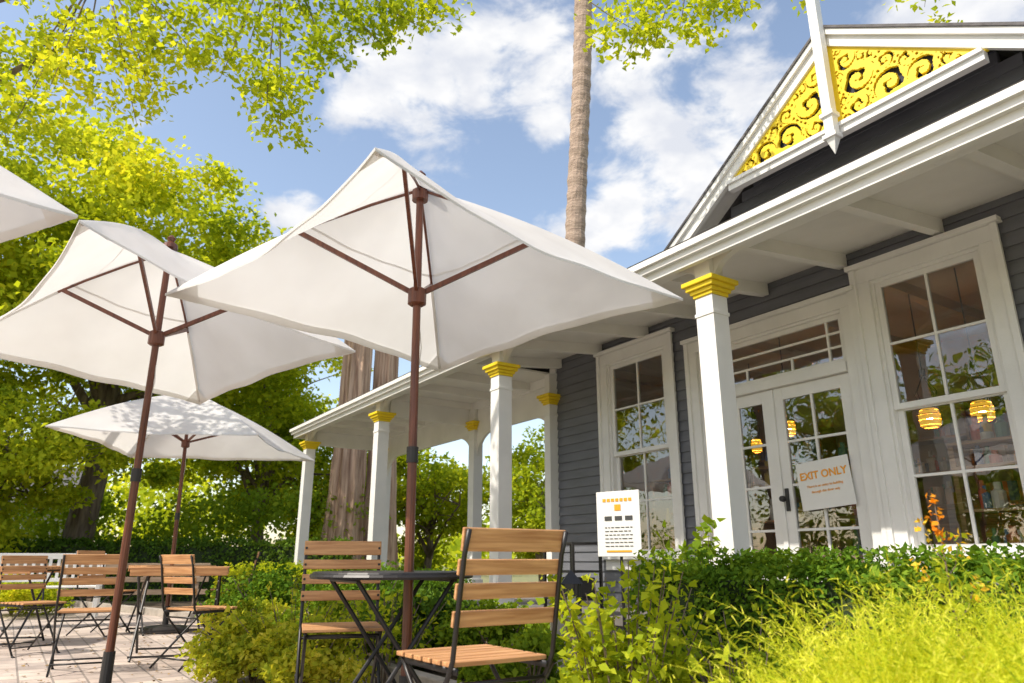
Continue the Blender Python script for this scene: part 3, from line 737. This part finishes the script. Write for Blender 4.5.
P=np.concatenate(P); P[:,2]=np.abs(P[:,2]); leaves('distant_trees',P,.55,LM_Y)
P=[]
for i in range(70):
    an=rng.uniform(math.pi*.95,math.pi*1.9); c=np.array([math.cos(an)*32,math.sin(an)*32,rng.uniform(.5,8)]); P.append(c+ball(90,.5)*np.array([3.,3.,2.4]))
P=np.concatenate(P); P[:,2]=np.abs(P[:,2]); leaves('distant_trees',P,.7,LM_M)
P=[]
for i in range(110):
    x=rng.uniform(-19,-3.5); y=17+rng.uniform(0,2.5)-(x+8)*.05; c=np.array([x,y,rng.uniform(.2,2.3)]); P.append(c+ball(150,.5)*np.array([.8,.8,.6]))
for i in range(90):   # unseen shrub belt added to block bright horizon in the glass reflections
    c=np.array([rng.uniform(-17,-15.5),rng.uniform(-16,14),rng.uniform(.2,3.2)]); P.append(c+ball(110,.5)*np.array([1.,1.,.8]))
P=np.concatenate(P); P[:,2]=np.abs(P[:,2]); leaves('undergrowth',P,.14,LM_M)
# overhanging branches (a tall tree standing left of the patio)
e=empty('overhanging_tree',(-9.2,7.6,0)); tb=MB()
tb.tube([(0,0,0),(.1,0,2),(.0,0,5),(.3,-.1,8)],[.38,.3,.26,.2],14,jit=.05)
def L(p): return Vector((p[0]+9.2,p[1]-7.6,p[2]))
near=[(-4.9,6.3,5.9),(-4.5,6,5.5),(-4.1,6.2,6.0),(-3.64,6,5.85),(-3.2,6.1,5.7),(-2.81,6,5.62),(-2.4,6,5.25),(-2.27,6.05,5.0),(-1.9,6,5.75),(-1.5,6,5.95),(-1.14,6,6.1),(-.8,6.1,6.3),(-5.4,6.6,5.2),(-5.6,6.8,4.7),(-3.0,6,6.3),(-2.2,6,6.3),(-4,6,6.5),(-5.2,6,6.6),(-1.3,6,6.5),(-6.1,7,5.6),(-6.3,7.2,5.0),(-3.9,6.3,5.3),
 (-5.2,6.4,5.5),(-4.9,6.2,5.2),(-4.4,6.2,5.9),(-5.6,6.5,6.1),(-3.4,6.0,6.1),(-2.6,6,6.0),(-4.7,6.3,6.3),(-3.7,6.1,5.5),(-1.7,6.,6.25),(-5.9,6.9,6.2)]
nr=[(1.0,6,6.1),(1.25,6,5.85),(1.5,6,5.95),(1.75,6,6.2),(2.05,6,6.2),(2.3,6,6.35),(4.3,6,6.5)]
P=[]
for c in near+nr:
    far=c in nr; k_=80 if far else 160
    P.append(np.array(L(c))+ball(k_,.6)*np.array([.42,.42,.22]))
    for q in range(3):
        o=np.array(L(c))+rng.normal(0,.28,3)*np.array([1,1,.5 if far else 1]); P.append(o+ball(35,.7)*np.array([.2,.2,.14]))
leaves('leaves',np.concatenate(P),.080,LM_Y,e,up=.9,wid=.33)
spine=[L((-8.9,7.5,7.4)),L((-6.5,7,7.2)),L((-4.5,6.3,7.0)),L((-2.5,6.1,7.0)),L((-.5,6.1,7.3)),L((2.0,6.1,7.4)),L((4.5,6,7.2))]
tb.tube(spine,[.14,.10,.07,.05,.04,.03,.02],8,jit=.05)
tb.tube([L((-9.1,7.6,5.5)),L((-7.8,7.2,5.9)),L((-6.2,6.9,5.7)),L((-5.0,6.5,6.1))],[.15,.11,.05,.02],8,jit=.05)
for c in near+nr:
    c=L(c); s=min(spine,key=lambda q:(q-c).length+ (0 if q.x<c.x else .5)); tb.tube([s,s.lerp(c,.5)+Vector((0,0,.12)),c,c+(c-s).normalized()*.3],[.014,.009,.005,.002],5)
tb.obj('trunk_and_limbs',BARK,e,smooth=True)
# twin redwood trunks (topped)
rr_=random.Random(3)
for (bx,by,rad,tz) in ((-3.95,17.2,.40,9.6),(-3.15,17.6,.36,9.2)):
    e=empty('redwood_tree',(bx,by,0)); tb=MB(); ph=[rr_.uniform(0,6) for _ in range(4)]
    zz=np.linspace(0,tz,30); n_=48; vs=[]
    for i,z in enumerate(zz):
        for k_ in range(n_):
            t=2*math.pi*k_/n_; r=(rad+.2*math.exp(-z)-.012*z)*(1+.09*math.sin(8*t+ph[0]+.2*z)+.06*math.sin(15*t+ph[1]-.35*z)+rr_.uniform(-.03,.03)); vs.append((r*math.cos(t)+.02*z*math.sin(ph[2]),r*math.sin(t),z))
    fs=[(i*n_+k_,i*n_+(k_+1)%n_,(i+1)*n_+(k_+1)%n_,(i+1)*n_+k_) for i in range(len(zz)-1) for k_ in range(n_)]+[tuple(range((len(zz)-1)*n_,len(zz)*n_))]
    tb.add(vs,fs); tb.obj('trunk',REDB,e)
    P=[]
    for i in range(14):
        z=rng.uniform(7.3,9.3); a=rng.uniform(0,6.28); r=rng.uniform(.4,1.2); c=np.array([math.cos(a)*r,math.sin(a)*r,z]); P.append(c+ball(110,.6)*np.array([.5,.5,.3]))
    leaves('needle_foliage',np.concatenate(P),.12,LM_M,e)
# palm
e=empty('palm_tree',(1.1,15.2,0)); tb=MB()
zz=np.linspace(0,21,110)
tb.tube([(.05*z+.03*math.sin(z*.6),0,z) for z in zz],[.23+.1*math.exp(-z)+ (.010 if i%2 else -.008) for i,z in enumerate(zz)],18,jit=.035); tb.obj('trunk',PALMB,e)
fn=30; an=rng.uniform(0,6.28,fn); el=rng.uniform(-.5,1.2,fn)
S=np.tile([1.05,0,21.],(fn,1)); D=np.stack([np.cos(an)*np.cos(el),np.sin(an)*np.cos(el),np.sin(el)],1); Lf=np.full((fn,1),2.6)
ribbons('frond_stems',S,D,Lf,.5,.03,LM_M,e,6)
kk=30; t=np.tile(np.linspace(.25,1,kk),fn)[:,None]; S2=np.repeat(S,kk,0);D2=np.repeat(D,kk,0); P=S2+D2*2.6*t; P[:,2]-=(.5*2.6*t*t)[:,0]
ribbons('frond_leaflets',P,nz(D2+rng.normal(0,.7,D2.shape)),rng.uniform(.4,.7,(len(P),1)),.4,.02,LM_M,e,2)
# bench and rail fence
e=empty('garden_bench',(-6.75,10.9,0),R(25)); f=MB()
for X in (-.7,.7):
    f.box(X-.03,X+.03,-.25,-.19,0,.62); f.box(X-.03,X+.03,.19,.25,0,.88); f.box(X-.035,X+.035,-.26,.2,.6,.64)
for i in range(5): f.box(-.72,.72,-.22+i*.09,-.15+i*.09,.42,.445)
f.box(-.72,.72,.2,.235,.82,.9); f.box(-.72,.72,.2,.235,.5,.55)
for i in range(13): f.box(-.64+i*.105,-.60+i*.105,.205,.23,.55,.82)
f.obj('frame_and_slats',WHITE,e,.004)
e=empty('wooden_fence',(-8.2,13.6,0),R(10)); f=MB()
for i in range(12): f.box(-2.6+i*.45,-2.52+i*.45,-.03,.03,0,.75)
for z in (.2,.42,.66): f.box(-2.7,2.6,-.05,-.031,z,z+.09)
f.obj('rails',woodmat('fence_wood',(.46,.33,.23),(.28,.19,.13)),e,.004)
e=empty('neighbour_house',(-23,29,0),R(25)); f=MB(); f.box(-5,5,-3,3,0,2.9); f.obj('walls',mat('grey_render',(.34,.34,.33),.8),e)
f=MB(); f.prismx([(-3.5,2.85),(0,4.6),(3.5,2.85)],-5.4,5.4); f.obj('roof',SHING,e)
f=MB(); g=MB()
for x in (-3,0,3):
    f.box(x-.6,x+.6,-3.05,-3.0,1.1,2.3); g.box(x-.5,x+.5,-3.08,-3.051,1.2,2.2)
f.obj('window_frames',WHITE,e); g.obj('window_glass',DARKP,e)
P=np.stack([rng.uniform(-6,0,900),rng.uniform(3.5,10,900),rng.uniform(.010,.016,900)],1)
leaves('fallen_leaves',P,.04,mat('dry_leaf',(.40,.26,.09),.8,c2=(.2,.12,.05)),None,up=8)

# ------------------------------------------------------------ world
w=bpy.data.worlds.new('World'); scene.world=w; w.use_nodes=True; n=w.node_tree.nodes; l=w.node_tree.links
bg=n['Background']; sky=n.new('ShaderNodeTexSky'); sky.sky_type='NISHITA'; sky.sun_disc=False
sun_dir=Vector((-.66,-.40,.95)).normalized(); el=math.asin(sun_dir.z); rot=math.atan2(sun_dir.x,sun_dir.y)
sky.sun_elevation=el; sky.sun_rotation=rot; sky.air_density=1.0; sky.dust_density=1.0; sky.ozone_density=1.0
br=n.new('ShaderNodeMixRGB'); br.blend_type='MULTIPLY'; br.inputs[0].default_value=1; br.inputs[2].default_value=(2.1,1.85,1.62,1); l.new(sky.outputs[0],br.inputs[1])
tc=n.new('ShaderNodeTexCoord'); nrm=n.new('ShaderNodeVectorMath'); nrm.operation='NORMALIZE'; l.new(tc.outputs['Generated'],nrm.inputs[0])
blobs=[((-150,612,445),.07),((-90,608,460),.09),((-32,603,478),.09),((25,606,470),.08),((45,615,430),.06),((138,617,430),.09),((208,611,449),.10),((108,640,344),.07),((178,638,354),.10),((240,640,340),.08),((428,588,526),.12),((-212,648,325),.04),((-600,300,500),.3),((600,-300,500),.35),((0,-700,400),.35),((60,655,300),.06),((-700,-200,300),.3)]
mask=None
for d,r in blobs:
    v=Vector(d).normalized(); dt=n.new('ShaderNodeVectorMath'); dt.operation='DISTANCE'; l.new(nrm.outputs[0],dt.inputs[0]); dt.inputs[1].default_value=v
    mr=n.new('ShaderNodeMapRange'); mr.interpolation_type='SMOOTHSTEP'; mr.inputs['From Min'].default_value=r*1.5; mr.inputs['From Max'].default_value=0; l.new(dt.outputs['Value'],mr.inputs['Value'])
    if mask is None: mask=mr.outputs[0]
    else:
        mx=n.new('ShaderNodeMath'); mx.operation='MAXIMUM'; l.new(mask,mx.inputs[0]); l.new(mr.outputs[0],mx.inputs[1]); mask=mx.outputs[0]
mp=n.new('ShaderNodeMapping'); mp.inputs['Scale'].default_value=(1,1,1.7); l.new(nrm.outputs[0],mp.inputs[0])
no=n.new('ShaderNodeTexNoise'); no.inputs['Scale'].default_value=10; no.inputs['Detail'].default_value=11; no.inputs['Roughness'].default_value=.60; no.inputs['Distortion'].default_value=.25; l.new(mp.outputs[0],no.inputs['Vector'])
ad=n.new('ShaderNodeMath'); ad.operation='MULTIPLY_ADD'; ad.inputs[1].default_value=.60; l.new(mask,ad.inputs[0])
sb=n.new('ShaderNodeMath'); sb.operation='MULTIPLY_ADD'; sb.inputs[1].default_value=1.6; sb.inputs[2].default_value=-.56; l.new(no.outputs['Fac'],sb.inputs[0]); l.new(sb.outputs[0],ad.inputs[2])
cl=n.new('ShaderNodeMapRange'); cl.interpolation_type='SMOOTHSTEP'; cl.inputs['From Min'].default_value=.40; cl.inputs['From Max'].default_value=.78; l.new(ad.outputs[0],cl.inputs['Value'])
no2=n.new('ShaderNodeTexNoise'); no2.inputs['Scale'].default_value=14; no2.inputs['Detail'].default_value=6; l.new(mp.outputs[0],no2.inputs['Vector'])
ccr=n.new('ShaderNodeValToRGB'); ccr.color_ramp.elements[0].color=(5.2,5.4,5.9,1); ccr.color_ramp.elements[1].color=(6.7,6.7,6.75,1); ccr.color_ramp.elements[0].position=.36; ccr.color_ramp.elements[1].position=.58
l.new(no2.outputs['Fac'],ccr.inputs[0])
mix=n.new('ShaderNodeMixRGB'); l.new(cl.outputs[0],mix.inputs[0]); l.new(br.outputs[0],mix.inputs[1]); l.new(ccr.outputs[0],mix.inputs[2])
l.new(mix.outputs[0],bg.inputs[0]); bg.inputs[1].default_value=.15
sd=bpy.data.lights.new('sun','SUN'); sd.energy=5.0; sd.angle=R(.55); sd.color=(1,.93,.82)
so=bpy.data.objects.new('sun',sd); COL.objects.link(so); so.rotation_euler=sun_dir.to_track_quat('Z','Y').to_euler()
# ------------------------------------------------------------ camera
cd=bpy.data.cameras.new('camera'); co=bpy.data.objects.new('camera',cd); COL.objects.link(co); scene.camera=co
co.location=(0,0,.8); co.rotation_euler=(R(107),0,0); cd.sensor_width=36; cd.lens=25.17; cd.clip_end=2000; cd.clip_start=.05
cd.dof.use_dof=True; cd.dof.focus_distance=4.5; cd.dof.aperture_fstop=3.2
scene.view_settings.view_transform='Standard'; scene.view_settings.look='None'; scene.view_settings.exposure=0
